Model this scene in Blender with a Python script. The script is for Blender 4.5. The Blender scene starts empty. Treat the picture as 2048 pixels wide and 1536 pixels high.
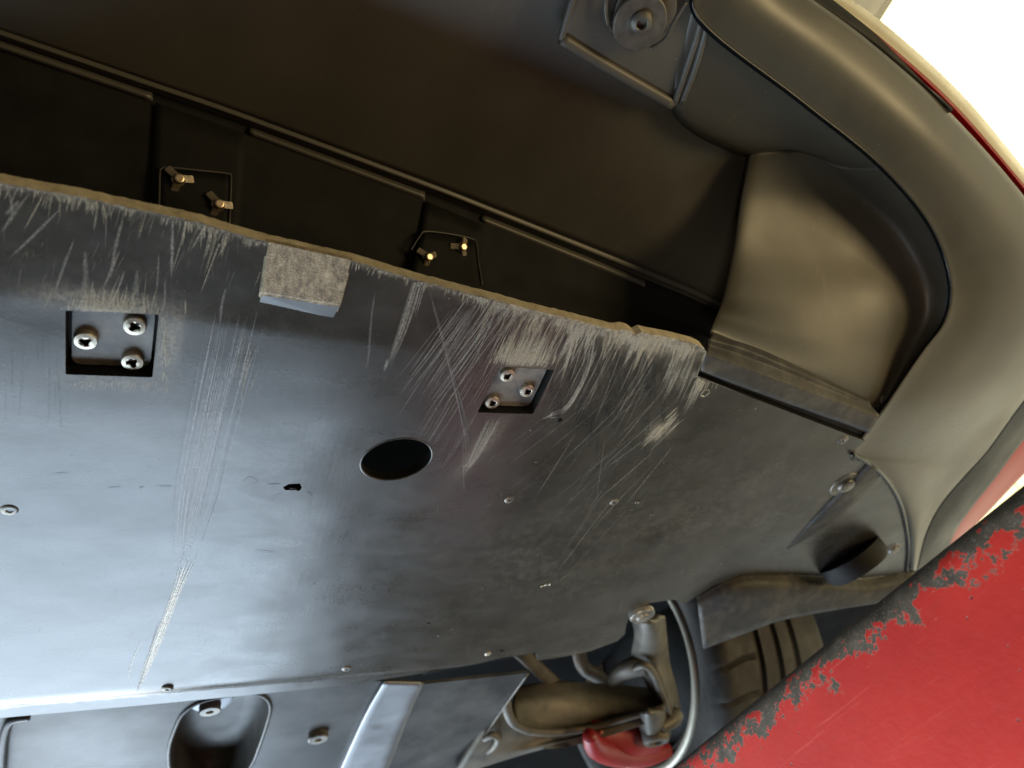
import bpy, bmesh, math, random
import numpy as np
from mathutils import Vector, Matrix
from mathutils.geometry import delaunay_2d_cdt
random.seed(7); rng = np.random.default_rng(7)
sc = bpy.context.scene
C = sc.collection

# ------------------------------------------------------------------ camera
F = 1365.0                      # focal length in photo pixels (24 mm on 36 mm)
CZ = 1.5                        # camera height above the floor
H = 0.36                        # undertray height above the camera
TZ = CZ + H                     # world height of the undertray
R = np.array([[0.88931485, 0.10452026, 0.44519054],
              [-0.36465441, 0.74954297, 0.55246041],
              [-0.27594613, -0.65365193, 0.70469347]])
cam = bpy.data.cameras.new('camera'); camo = bpy.data.objects.new('camera', cam); C.objects.link(camo)
m = Matrix.Identity(4)
for i in range(3):
    m[i][0] = R[i, 0]; m[i][1] = -R[i, 1]; m[i][2] = -R[i, 2]
m[2][3] = CZ
camo.matrix_world = m
cam.sensor_width = 36; cam.lens = 24; cam.clip_start = 0.01; cam.clip_end = 100
cam.dof.use_dof = True; cam.dof.focus_distance = 0.50; cam.dof.aperture_fstop = 7.0
sc.camera = camo

# ------------------------------------------------------------------ light
w = bpy.data.worlds.new('World'); sc.world = w; w.use_nodes = True
bg = w.node_tree.nodes['Background']
bg.inputs[0].default_value = (1.0, 0.86, 0.60, 1); bg.inputs[1].default_value = 0.085
sc.view_settings.view_transform = 'Standard'; sc.view_settings.look = 'None'
sc.view_settings.exposure = 0.0; sc.view_settings.gamma = 1
sc.render.engine = 'CYCLES'
sc.cycles.transparent_max_bounces = 24

def area(name, loc, target, sx, sy, power, col):
    l = bpy.data.lights.new(name, 'AREA'); l.shape = 'RECTANGLE'; l.size = sx; l.size_y = sy
    l.energy = power; l.color = col
    o = bpy.data.objects.new(name, l); C.objects.link(o); o.location = loc
    d = Vector(target) - Vector(loc); o.rotation_euler = d.to_track_quat('-Z', 'Y').to_euler()
    return o
# daylight thrown up off the floor behind the car, to the left
area('daylight_lamp', (-1.75, 4.3, 0.10), (-1.75, 4.1, 1.0), 5.1, 4.2, 560, (0.66, 0.83, 1.0))
# the open workshop door far behind
area('door_lamp', (-1.6, 7.5, 1.3), (0, 1, 1.6), 3.6, 2.2, 260, (0.86, 0.93, 1.0))
# fill light added low on the left to brighten the lift arm
side = area('arm_fill', (-0.55, -0.25, 0.55), (0.42, 0.32, 1.22), 0.4, 0.4, 3.2, (1.0, 0.88, 0.74)); side.data.spread = math.radians(46)
# warm workshop lamp washing the wall on the right
area('wall_lamp', (1.5, 0.2, CZ + 3.2), (3.4, 0.2, CZ + 1.9), 2.4, 0.8, 330, (1.0, 0.91, 0.60))
# extra warm fill, added low on the right in front of the car
area('warm_fill', (1.9, -1.3, 0.7), (0.75, 0.3, 1.9), 0.9, 0.7, 30, (1.0, 0.76, 0.38))

# ------------------------------------------------------------------ helpers
def P(px, py, Z=0.0):
    """point of the photo's sight line at height Z above the undertray"""
    r = R @ np.array([px - 1024, py - 768, F])
    r = r * ((Z + H) / r[2])
    return Vector((r[0], r[1], r[2] + CZ))
def PX(px, py, X):
    r = R @ np.array([px - 1024, py - 768, F]); r = r * (X / r[0])
    return Vector((r[0], r[1], r[2] + CZ))
def sm(a, b, x):
    t = min(1, max(0, (x - a) / (b - a))); return t * t * (3 - 2 * t)
def ztray(x, y):
    front = max(0.0, 0.262 - y) * 0.10 * (1 - sm(0.10, 0.30, x))
    rear = min(.035, max(0.0, y - 0.690)) ** 2 * 8
    return front + rear
def PT(px, py):
    z = 0.0
    for _ in range(4):
        p = P(px, py, z); z = ztray(p.x, p.y)
    return P(px, py, z)

def link(o, parent=None, mat=None):
    C.objects.link(o)
    if parent: o.parent = parent
    if mat is not None:
        for mm in (mat if isinstance(mat, (list, tuple)) else [mat]): o.data.materials.append(mm)
    return o
def mesh_obj(name, verts, faces, mat, parent=None, smooth=True):
    me = bpy.data.meshes.new(name); me.from_pydata([tuple(v) for v in verts], [], faces); me.update()
    if smooth: me.polygons.foreach_set('use_smooth', [True] * len(me.polygons))
    return link(bpy.data.objects.new(name, me), parent, mat)
def bm_obj(name, bm, mat, parent=None, smooth=False):
    bmesh.ops.recalc_face_normals(bm, faces=bm.faces)
    me = bpy.data.meshes.new(name); bm.to_mesh(me); bm.free()
    if smooth: me.polygons.foreach_set('use_smooth', [True] * len(me.polygons))
    return link(bpy.data.objects.new(name, me), parent, mat)
def cr(p, t):
    n = len(p); i = min(int(t), n - 2); u = t - i
    a = p[max(i - 1, 0)]; b = p[i]; c = p[i + 1]; d = p[min(i + 2, n - 1)]
    if i == 0: a = b * 2 - c
    if i + 2 > n - 1: d = c * 2 - b
    return 0.5 * ((2 * b) + (c - a) * u + (2 * a - 5 * b + 4 * c - d) * u * u + (3 * b - a - 3 * c + d) * u ** 3)
def spline(pts, n, closed=False):
    pts = [np.array(p, float) for p in pts]
    if closed:
        q = [pts[-1]] + pts + pts[:2]
        return [cr(q, 1 + len(pts) * k / n) for k in range(n)]
    return [cr(pts, (len(pts) - 1) * k / (n - 1)) for k in range(n)]
def loft(name, rows, mat, parent=None, nu=60, nv=24, thick=0.0025, linear_v=False):
    rs = [spline([tuple(P(*q)) if len(q) == 3 else q for q in r], nu) for r in rows]
    cols = []
    for i in range(nu):
        col = [r[i] for r in rs]
        if linear_v:
            out = []
            for k in range(nv):
                t = (len(col) - 1) * k / (nv - 1); j = min(int(t), len(col) - 2); out.append(col[j] * (1 - t + j) + col[j + 1] * (t - j))
            cols.append(out)
        else: cols.append(spline(col, nv) if len(col) > 1 else col)
    v = [c for col in cols for c in col]
    f = [(i * nv + j, (i + 1) * nv + j, (i + 1) * nv + j + 1, i * nv + j + 1) for i in range(nu - 1) for j in range(nv - 1)]
    a = np.array(v); n = np.zeros(3); cen = a.mean(0)
    for q in f[:: max(1, len(f) // 200)]: n += np.cross(a[q[1]] - a[q[0]], a[q[2]] - a[q[0]])
    if n @ (np.array([0, 0, CZ]) - cen) < 0: f = [q[::-1] for q in f]
    o = mesh_obj(name, v, f, mat, parent)
    if thick:
        s = o.modifiers.new('s', 'SOLIDIFY'); s.thickness = thick; s.offset = -1
    return o
def tube(name, pts, rad, mat, parent=None, n=14, seg=None, cap=True, flat=1.0):
    """swept round bar through world points; rad a number or list"""
    seg = seg or max(2, len(pts) * 6)
    rr = rad if isinstance(rad, (list, tuple)) else [rad] * len(pts)
    q = spline([tuple(p) + (r,) for p, r in zip(pts, rr)], seg)
    v = []; f = []
    up = Vector((0, 0, 1))
    for i in range(seg):
        c = Vector(q[i][:3]); t = (Vector(q[min(i + 1, seg - 1)][:3]) - Vector(q[max(i - 1, 0)][:3])).normalized()
        a = t.cross(up)
        if a.length < 1e-3: a = t.cross(Vector((1, 0, 0)))
        a.normalize(); b = t.cross(a).normalized()
        for k in range(n):
            th = 2 * math.pi * k / n
            v.append(c + (a * math.cos(th) + b * math.sin(th) * flat) * q[i][3])
    for i in range(seg - 1):
        for k in range(n):
            f.append((i * n + k, i * n + (k + 1) % n, (i + 1) * n + (k + 1) % n, (i + 1) * n + k))
    if cap: f += [tuple(range(n))[::-1], tuple((seg - 1) * n + k for k in range(n))]
    return mesh_obj(name, v, f, mat, parent)
def inside(poly, x, y):
    """numpy point in polygon"""
    c = np.zeros(len(x), bool); n = len(poly)
    for i in range(n):
        x1, y1 = poly[i]; x2, y2 = poly[(i + 1) % n]
        if y1 == y2: continue
        k = ((y1 > y) != (y2 > y)) & (x < (x2 - x1) * (y - y1) / (y2 - y1) + x1)
        c ^= k
    return c
def plate(name, outer, holes, mat, parent, z0, zf, thick, step, attr=None):
    """flat sheet with real openings: lower skin, upper skin, and walls round every edge"""
    loops = [outer] + holes
    vx = []; ed = []
    for lp in loops:
        s = len(vx)
        vx += lp; ed += [(s + i, s + (i + 1) % len(lp)) for i in range(len(lp))]
    a = np.array(outer); lo = a.min(0); hi = a.max(0)
    gx, gy = np.meshgrid(np.arange(lo[0], hi[0], step), np.arange(lo[1], hi[1], step))
    gx = gx.ravel() + rng.uniform(-.2, .2, gx.size) * step; gy = gy.ravel() + rng.uniform(-.2, .2, gy.size) * step
    k = inside(outer, gx, gy)
    for h in holes: k &= ~inside(h, gx, gy)
    pts = [Vector(p) for p in vx] + [Vector((float(x), float(y))) for x, y in zip(gx[k], gy[k])]
    V, E, Fc = delaunay_2d_cdt(pts, ed, [], 0, 1e-7)[:3]
    co = np.array([(p.x, p.y) for p in V]); tri = np.array([t for t in Fc])
    cen = co[tri].mean(1); k = inside(outer, cen[:, 0], cen[:, 1])
    for h in holes: k &= ~inside(h, cen[:, 0], cen[:, 1])
    tri = tri[k]; n = len(co)
    z = np.array([z0 + zf(x, y) for x, y in co])
    v = [(x, y, q) for (x, y), q in zip(co, z)] + [(x, y, q + thick) for (x, y), q in zip(co, z)]
    cnt = {}
    f = []
    for t in tri:
        p, q, r = co[t[0]], co[t[1]], co[t[2]]
        if (q[0] - p[0]) * (r[1] - p[1]) - (q[1] - p[1]) * (r[0] - p[0]) > 0: t = t[::-1]   # face down
        t = [int(i) for i in t]; f.append(tuple(t)); f.append(tuple(i + n for i in t[::-1]))
        for i in range(3):
            e = (t[i], t[(i + 1) % 3]); cnt[e] = 1
    nskin = len(f)
    for (i, j) in list(cnt):
        if (j, i) not in cnt: f.append((j, i, i + n, j + n))
    o = mesh_obj(name, v, f, mat, parent, smooth=False)
    sf = np.zeros(len(f), bool); sf[:nskin] = True
    o.data.polygons.foreach_set('use_smooth', sf)
    # walls keep their own sharp edge
    o.data.set_sharp_from_angle(angle=math.radians(40))
    mi = np.zeros(len(f), int)
    for i in range(nskin, len(f)):
        x, y = co[f[i][0] if f[i][0] < n else f[i][0] - n]; mi[i] = 1 if y < .246 and x < .40 else 2
    if isinstance(mat, (list, tuple)) and len(mat) > 1: o.data.polygons.foreach_set('material_index', mi)
    if attr:
        at = o.data.color_attributes.new('wear', 'FLOAT_COLOR', 'POINT')
        c = np.ones((2 * n, 4), np.float32)
        full = attr(co).astype(np.float32)
        c[:n, :3] = full; c[n:, :3] = full
        at.data.foreach_set('color', c.ravel())
    return o
def lathe(bm, prof, n, M=Matrix.Identity(4), cap=True, lobes=99):
    rings = []
    for i, (r0, z) in enumerate(prof):
        R_ = lambda k: r0 * (1 + (.24 * math.cos(3 * 2 * math.pi * k / n) if i >= lobes else 0))
        rings.append([bm.verts.new(M @ Vector((R_(k) * math.cos(2 * math.pi * k / n), R_(k) * math.sin(2 * math.pi * k / n), z))) for k in range(n)])
    for a, b in zip(rings, rings[1:]):
        for k in range(n): bm.faces.new((a[k], a[(k + 1) % n], b[(k + 1) % n], b[k]))
    if cap: bm.faces.new(rings[0][::-1]); bm.faces.new(rings[-1])

# ------------------------------------------------------------------ materials
class N:
    def __init__(s, name):
        s.m = bpy.data.materials.new(name); s.m.use_nodes = True; s.t = s.m.node_tree
        s.b = s.t.nodes['Principled BSDF']; s.out = s.t.nodes['Material Output']
        s.tc = s.t.nodes.new('ShaderNodeTexCoord')
    def n(s, k, **kw):
        q = s.t.nodes.new(k)
        for a, b in kw.items(): setattr(q, a, b)
        return q
    def l(s, a, b): s.t.links.new(a, b)
    def noise(s, scale, detail=4, rough=.55, vec=None, dist=0.0):
        q = s.n('ShaderNodeTexNoise'); q.inputs['Scale'].default_value = scale; q.inputs['Detail'].default_value = detail
        q.inputs['Roughness'].default_value = rough; q.inputs['Distortion'].default_value = dist
        s.l(vec or s.tc.outputs['Object'], q.inputs['Vector']); return q.outputs['Fac']
    def vec(s, scale, rot=(0, 0, 0)):
        q = s.n('ShaderNodeMapping'); q.inputs['Scale'].default_value = scale; q.inputs['Rotation'].default_value = rot
        s.l(s.tc.outputs['Object'], q.inputs['Vector']); return q.outputs['Vector']
    def ramp(s, fac, stops):
        q = s.n('ShaderNodeValToRGB'); e = q.color_ramp.elements
        while len(e) < len(stops): e.new(0.5)
        for x, (p, c) in zip(e, stops):
            x.position = p; x.color = c if len(c) == 4 else (*c, 1)
        s.l(fac, q.inputs['Fac']); return q.outputs['Color']
    def mix(s, fac, a, b):
        q = s.n('ShaderNodeMix', data_type='RGBA')
        for sock, val in ((q.inputs[0], fac), (q.inputs[6], a), (q.inputs[7], b)):
            if hasattr(val, 'links'): s.l(val, sock)
            elif isinstance(val, (int, float)): sock.default_value = val
            else: sock.default_value = (*val, 1)
        return q.outputs[2]
    def math(s, op, a, b=0.0, clamp=False):
        q = s.n('ShaderNodeMath', operation=op, use_clamp=clamp)
        for sock, val in ((q.inputs[0], a), (q.inputs[1], b)):
            if hasattr(val, 'links'): s.l(val, sock)
            else: sock.default_value = val
        return q.outputs[0]
    def bump(s, h, strength, dist, nrm=None):
        q = s.n('ShaderNodeBump'); q.inputs['Strength'].default_value = strength; q.inputs['Distance'].default_value = dist
        s.l(h, q.inputs['Height'])
        if nrm is not None: s.l(nrm, q.inputs['Normal'])
        return q.outputs[0]
    def set(s, **kw):
        for k, v in kw.items():
            i = s.b.inputs[k]
            if hasattr(v, 'links'): s.l(v, i)
            else: i.default_value = (*v, 1) if isinstance(v, tuple) and len(v) == 3 else v
        return s.m
g = lambda v: (v, v, v)
def simple(name, col, rough=.5, metal=0.0, scale=60, var=.35, bump=.15, spec=.5, dust=None, coat=0, specks=0):
    q = N(name)
    nz = q.noise(scale, 6)
    c = q.ramp(nz, [(.3, tuple(x * (1 - var) for x in col)), (.7, tuple(min(1, x * (1 + var)) for x in col))])
    if dust:
        c = q.mix(q.math('MULTIPLY', q.ramp(q.noise(scale * .25, 8, .65), [(.45, g(0)), (.75, g(1))]), dust[3]), c, dust[:3])
    if specks:
        c = q.mix(q.math('MULTIPLY', q.ramp(q.noise(420, 3, .6), [(.70, g(0)), (.76, g(1))]), specks), c, (.40, .36, .27))
        c = q.mix(q.math('MULTIPLY', q.ramp(q.noise(26, 7, .7, q.vec((3, .6, 1), (0, 0, .8))), [(.60, g(0)), (.74, g(1))]), specks * .35), c, (.22, .19, .13))
    rr = q.ramp(q.noise(scale * .4, 5), [(.3, g(max(.03, rough - .1))), (.7, g(min(1, rough + .12)))])
    nb = q.bump(q.noise(scale * 8, 4), bump, .0006)
    return q.set(**{'Base Color': c, 'Roughness': rr, 'Metallic': metal, 'Normal': nb, 'Specular IOR Level': spec, 'Coat Weight': coat})

# scuffed black undertray; the attribute carries dust (R), rubbed bare (G), and tone (B)
q = N('tray_plastic')
at = q.n('ShaderNodeAttribute', attribute_name='wear'); sp = q.n('ShaderNodeSeparateColor'); q.l(at.outputs['Color'], sp.inputs[0])
base = q.ramp(q.noise(22, 6, .6), [(.3, (.022, .020, .016)), (.7, (.042, .038, .031))])
d1 = q.ramp(q.noise(95, 8, .7, dist=.4), [(.46, g(0)), (.72, g(1))])
fine = q.ramp(q.noise(900, 3, .7), [(.45, g(.25)), (.62, g(1))])
dm = q.math('MULTIPLY', q.math('MULTIPLY', d1, fine), q.math('ADD', sp.outputs[0], .05), True)
c = q.mix(q.math('MULTIPLY', dm, .6), base, (.24, .21, .165))
streak = q.ramp(q.noise(40, 5, .7, q.vec((6, .5, 1), (0, 0, .10))), [(.5, g(0)), (.72, g(1))])
c = q.mix(q.math('MULTIPLY', streak, q.math('MULTIPLY', sp.outputs[1], .8), True), c, (.42, .36, .26))
c = q.mix(sp.outputs[1], c, q.ramp(q.noise(330, 5, .75), [(.35, (.05, .045, .04)), (.6, (.40, .34, .24))]))
rg = q.ramp(q.noise(11, 9, .72, q.vec((1, 1.9, 1)), dist=.5), [(.28, g(.21)), (.5, g(.29)), (.72, g(.38))])
rg = q.math('ADD', rg, q.math('MULTIPLY', sp.outputs[1], .35), True)
rg = q.math('ADD', rg, q.math('MULTIPLY', dm, .04), True)
nb = q.bump(q.noise(7, 2), .12, .02)
nb = q.bump(q.noise(420, 4, .65), .07, .0006, nb)
nb = q.bump(q.noise(70, 4, .6, q.vec((4, .4, 1), (0, 0, .12))), .035, .0012, nb)
TRAY = q.set(**{'Base Color': c, 'Roughness': rg, 'Normal': nb, 'Specular IOR Level': .6})
# raw broken edge of the tray
q = N('raw_edge')
c = q.ramp(q.noise(120, 7, .7), [(.25, (.30, .25, .165)), (.5, (.50, .43, .29)), (.8, (.68, .60, .42))])
EDGE = q.set(**{'Base Color': c, 'Roughness': .8, 'Normal': q.bump(q.noise(500, 5), .5, .001)})
# chalky rubbed-up plastic of each scratch, feathered by its own attribute
q = N('scratch_burr')
at = q.n('ShaderNodeAttribute', attribute_name='tone'); sp = q.n('ShaderNodeSeparateColor'); q.l(at.outputs['Color'], sp.inputs[0])
c = q.mix(sp.outputs[1], (.36, .35, .33), (.50, .43, .29)); c = q.mix(at.outputs['Alpha'], c, q.mix(sp.outputs[1], (.95, .96, 1.0), (.98, .88, .66))); c = q.mix(sp.outputs[2], c, (.012, .012, .013))
br = q.ramp(q.noise(700, 4, .7), [(.35, g(.25)), (.6, g(1))])
al = q.math('MULTIPLY', sp.outputs[0], br, True)
q.set(**{'Base Color': c, 'Roughness': .5, 'Specular IOR Level': .6, 'Alpha': al})
SCR = q.m
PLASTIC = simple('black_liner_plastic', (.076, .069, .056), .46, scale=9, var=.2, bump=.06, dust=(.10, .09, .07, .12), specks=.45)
SKIN = simple('bumper_skin_plastic', (.060, .052, .036), .36, scale=10, var=.15, bump=.08, dust=(.24, .20, .13, .2), specks=.45)
FLANKREF = simple('flank_reflection_grey', (.022, .023, .024), .5, scale=20, bump=.03, spec=.25)  # dark grey stands for a reflection on the lower flank
SCOOP = simple('scoop_plastic', (.046, .040, .028), .44, scale=10, var=.15, bump=.06, dust=(.16, .14, .09, .12), specks=.45)
RUBBER = simple('dirty_rubber', (.030, .027, .023), .6, scale=90, bump=.7, dust=(.18, .15, .10, .35))
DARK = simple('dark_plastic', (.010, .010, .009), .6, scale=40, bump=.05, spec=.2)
VOID = simple('unlit_black', (.004, .004, .004), .9, scale=20, bump=.0, spec=.05)  # near-black colour stands in for unlit depth
CUP = simple('opening_cup_plastic', (.055, .052, .047), .45, scale=30, bump=.05)
GLOSSBLK = simple('gloss_black_trim', (.012, .012, .012), .22, scale=40, bump=.02)
REAR = simple('rear_tray_plastic', (.036, .037, .038), .46, scale=18, bump=.12, spec=.22, dust=(.25, .24, .22, .3))
ALU = simple('bare_metal', (.24, .25, .27), .42, metal=.7, scale=40, var=.12, bump=.08)
ZINC = simple('zinc_screw', (.50, .46, .38), .38, metal=.75, scale=300, var=.3, bump=.2, dust=(.30, .25, .17, .5))
BLKSCREW = simple('black_screw', (.10, .095, .085), .36, metal=.4, scale=300, var=.3, bump=.2, dust=(.45, .40, .30, .6))
BRASS = simple('plated_nut', (.50, .40, .28), .34, metal=.9, scale=200, var=.25, bump=.1)
CAST = simple('cast_aluminium', (.100, .092, .076), .52, metal=.35, scale=45, var=.3, bump=.3, dust=(.14, .11, .07, .6))
RIMM = simple('rim_lip_metal', (.50, .47, .38), .42, metal=.5, scale=40, var=.1, bump=.05)
TYRE = simple('tyre_rubber', (.026, .025, .023), .7, scale=50, bump=.3, dust=(.09, .08, .06, .35))
REDP = simple('red_body_paint', (.34, .012, .014), .45, scale=6, var=.08, bump=.0, spec=.12)
CALR = simple('red_caliper_paint', (.28, .016, .018), .4, scale=30, var=.15, bump=.05)
CREAM = simple('cream_reflection', (.62, .56, .40), .3, scale=20, var=.08, bump=.0)  # cream colour stands for the bright wall mirrored in the body lip
q = N('skid_pad_worn')
c = q.ramp(q.noise(260, 9, .8, q.vec((1, .45, 1), (0, 0, .3))), [(.33, (.07, .055, .035)), (.48, (.30, .245, .16)), (.7, (.60, .50, .33))])
PADW = q.set(**{'Base Color': c, 'Roughness': .6, 'Normal': q.bump(q.noise(900, 4), .8, .001)})
PADB = simple('skid_pad_bevel', (.06, .062, .064), .42, scale=40, var=.1, bump=.05)

# ------------------------------------------------------------------ setting: the bright wall
q = N('wall_plaster')
br = q.n('ShaderNodeTexBrick'); br.inputs['Scale'].default_value = 1.0
br.inputs['Mortar Size'].default_value = .012; br.inputs['Brick Width'].default_value = .8; br.inputs['Row Height'].default_value = .45
mp = q.n('ShaderNodeMapping'); mp.inputs['Rotation'].default_value = (0, math.radians(90), math.radians(90)); q.l(q.tc.outputs['Object'], mp.inputs[0]); q.l(mp.outputs[0], br.inputs[0])
br.inputs['Color1'].default_value = (.84, .82, .72, 1); br.inputs['Color2'].default_value = (.82, .80, .70, 1); br.inputs['Mortar'].default_value = (.70, .66, .42, 1)
q.set(**{'Base Color': br.outputs[0], 'Roughness': .8})
WALL = q.m
bm = bmesh.new(); bmesh.ops.create_cube(bm, size=1); bmesh.ops.scale(bm, vec=(.2, 9, 8), verts=bm.verts); bmesh.ops.translate(bm, vec=(3.5, 1.0, 3.9), verts=bm.verts)
wall = bm_obj('wall', bm, WALL); wall['kind'] = 'structure'
# a grey steel beam running along it
bm = bmesh.new(); bmesh.ops.create_cube(bm, size=1)
bmesh.ops.scale(bm, vec=(.05, 7.0, .60), verts=bm.verts)
a = PX(1764, 24, 3.37); bmesh.ops.translate(bm, vec=(3.38, 0.6, a.z + .30), verts=bm.verts)
bmesh.ops.bevel(bm, geom=bm.edges[:], offset=.01, segments=2, affect='EDGES')
beam = bm_obj('beam', bm, simple('grey_beam_paint', (.075, .068, .055), .7, scale=8, var=.15), None)
beam['kind'] = 'structure'

# ------------------------------------------------------------------ the car
car = bpy.data.objects.new('car', None); C.objects.link(car); car.location = (0, 0, 0)
car['label'] = 'raised red car seen from below, black scratched undertray and front bumper corner'; car['category'] = 'car'

# --- front undertray
lip = [(-420, 258), (-200, 305), (0, 345), (150, 372), (300, 403), (400, 425), (540, 466), (700, 500), (800, 530), (950, 570), (1100, 608), (1180, 628), (1236, 641)]
lip2 = [(1248, 640), (1262, 646), (1272, 656), (1284, 652), (1300, 658), (1345, 668), (1392, 682), (1408, 692), (1413, 702), (1408, 718), (1394, 752)]
L = []
for i in range(len(lip) - 1):
    a, b = np.array(lip[i], float), np.array(lip[i + 1], float); n = max(2, int(np.hypot(*(b - a)) / 9))
    for k in range(n):
        p = a + (b - a) * k / n; L.append((p[0], p[1] + 20 + random.gauss(0, .45) + .6 * math.sin(p[0] * .031)))
L += [(lip[-1][0], lip[-1][1] + 19)] + [(x, y + max(0, 18 - 2 * i)) for i, (x, y) in enumerate(lip2)]
tray_px = L + [(1500, 794), (1620, 840), (1730, 882), (1702, 906), (1730, 922), (1757, 943), (1781, 972), (1799, 1008), (1810, 1048), (1816, 1092), (1812, 1140),
          (1795, 1150), (1700, 1156), (1600, 1149), (1480, 1150), (1425, 1172), (1372, 1206), (1345, 1199), (1300, 1206), (1262, 1228), (1252, 1250), (1250, 1268), (1235, 1282), (1180, 1302), (1130, 1313), (1076, 1322),
          (1070, 1306), (1000, 1316), (850, 1346), (690, 1370), (540, 1386), (300, 1409), (0, 1436), (-420, 1475)]
def rect(c4, n=4, r=0.0):
    """rounded rectangle loop through four photo corners (on the tray)"""
    p = [np.array(PT(*c)[:2]) for c in c4]; out = []
    for i in range(4):
        a, b, c = p[i - 1], p[i], p[(i + 1) % 4]
        u = (a - b) / np.linalg.norm(a - b); v = (c - b) / np.linalg.norm(c - b)
        if r == 0: out.append(b); continue
        for k in range(n + 1):
            t = k / n; s = b + u * r; e = b + v * r; out.append((1 - t) ** 2 * s + 2 * t * (1 - t) * b + t * t * e)
    return [Vector((float(a), float(b))) for a, b in out]
def circ(px, py, r, n=40):
    p = PT(px, py); return [Vector((p.x + r * math.cos(2 * math.pi * k / n), p.y + r * math.sin(2 * math.pi * k / n))) for k in range(n)]
H1 = [(131, 621), (318, 629), (305, 755), (131, 749)]
H2 = [(1000, 733), (1109, 740), (1066, 828), (955, 825)]
bigc = (793, 918)
small = [(1120, 840, .0021), (857, 1246, .0016)]
holes = [rect(H1, 3, .0012), rect(H2, 3, .0012), [Vector(PT(793 + 73 * math.cos(t) * .978 + 40 * math.sin(t) * .208, 918.5 - 73 * math.cos(t) * .208 + 40 * math.sin(t) * .978)[:2]) for t in [2 * math.pi * k / 56 for k in range(56)]]] + [circ(a, b, r, 16) for a, b, r in small]
# torn gash
holes.append([Vector(PT(*p)[:2]) for p in [(566, 974), (578, 968), (600, 967), (604, 975), (600, 981), (570, 980)]])
outer = [Vector(PT(*p)[:2]) for p in tray_px]
RIMLOOP = holes[2]
# how dusty / rubbed the tray is, as blobs on its plane
lipxy = np.array([PT(*p)[:2] for p in L])
def blob(px, py, rx, ry, amp, rot=0.0):
    p = PT(px, py); return (p.x, p.y, rx, ry, amp, math.cos(rot), math.sin(rot))
DUST = [blob(200, 590, .05, .02, .9), blob(330, 690, .012, .03, .6), blob(1130, 690, .09, .05, .55), blob(1080, 1130, .10, .05, .9, .5), blob(1300, 1060, .12, .04, .6, .3),
        blob(400, 1000, .02, .22, .35, .1), blob(600, 450, .20, .03, .4), blob(1500, 950, .12, .07, .35), blob(250, 1100, .2, .12, .28), blob(1650, 1010, .12, .05, .6), blob(1450, 1020, .1, .04, .5)]
RUB = [blob(208, 605, .028, .006, .75), blob(335, 690, .006, .022, .55), blob(1050, 718, .018, .008, .6), blob(1225, 655, .05, .006, .65), blob(1275, 665, .018, .008, .9), blob(1330, 690, .04, .009, .6), blob(1110, 628, .06, .004, .6),
       blob(1318, 862, .011, .010, .6), blob(820, 530, .020, .006, .95), blob(60, 362, .05, .004, .5), blob(960, 895, .007, .03, .35, .25), blob(230, 765, .03, .006, .3)]
def fld(bl, x, y):
    s = np.zeros(len(x))
    for (cx, cy, rx, ry, a, c, d) in bl:
        dx = x - cx; dy = y - cy; u = (dx * c + dy * d) / rx; v = (-dx * d + dy * c) / ry
        s += a * np.exp(-(u * u + v * v))
    return s
def wear(co):
    x, y = co[:, 0], co[:, 1]
    dl = np.full(len(x), 1.0); k = y < .27
    dl[k] = np.sqrt(np.min((lipxy[None, :, 0] - x[k][:, None]) ** 2 + (lipxy[None, :, 1] - y[k][:, None]) ** 2, axis=1))
    e = np.clip(1 - dl / .003, 0, 1) * np.where(x > .2, .8, .4)
    return np.stack([np.minimum(1, .05 + .55 * fld(DUST, x, y)), np.minimum(1, fld(RUB, x, y) + e), 0 * x], 1)
tray = plate('undertray', outer, holes, [TRAY, EDGE, DARK], car, TZ, ztray, .0092, .0036, wear)

tube('hole_rim', [Vector((v.x, v.y, TZ + .0004)) for v in RIMLOOP + [RIMLOOP[0]]], .0009, TRAY, tray, 8, 120, False)
# --- access plates and screws
def screw_mesh(name, kind):
    bm = bmesh.new()
    if kind == 'flange':      # wide flange with a deep socket
        lathe(bm, [(.0063, .004), (.0063, .0004), (.0058, -.0003), (.0042, -.0006), (.0036, -.0008), (.0027, -.0005), (.0025, .0038)], 30, lobes=5)
    elif kind == 'rivet':     # small domed clip with a hole in it
        lathe(bm, [(.0050, .0015), (.0050, 0), (.0043, -.0008), (.0028, -.0014), (.0018, -.0012), (.0013, -.0004), (.0012, .0015)], 24)
    elif kind == 'bolt':      # hex bolt on a washer
        lathe(bm, [(.0100, .003), (.0100, 0), (.0094, -.0008), (.0065, -.001)], 28)
        lathe(bm, [(.0056, 0), (.0055, -.0014), (.0047, -.0024), (.0030, -.0029)], 24)
    elif kind == 'stud':      # tall plain head
        lathe(bm, [(.0072, .006), (.0072, -.0022), (.0066, -.0030), (.0026, -.0030), (.0022, -.0016), (.0018, -.0012)], 28)
    return bm
def mk(kind, mat):
    bm = screw_mesh(kind, kind); bmesh.ops.recalc_face_normals(bm, faces=bm.faces)
    me = bpy.data.meshes.new('screw_' + kind); bm.to_mesh(me); bm.free(); me.materials.append(mat); me.materials.append(DARK)
    lim = {'flange': .0034, 'rivet': .0014, 'bolt': 0, 'stud': .0020}[kind]
    for pl in me.polygons:
        if max(math.hypot(*me.vertices[i].co[:2]) for i in pl.vertices) < lim + .0002 and pl.center.z > -.0015: pl.material_index = 1  # socket faces coloured dark in place of deep shade
    me.polygons.foreach_set('use_smooth', [True] * len(me.polygons)); me.set_sharp_from_angle(angle=math.radians(35))
    return me
ME = {(k, mn): mk(k, mm) for k in ('flange', 'rivet', 'bolt', 'stud') for mn, mm in (('z', ZINC), ('b', BLKSCREW))}
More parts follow.
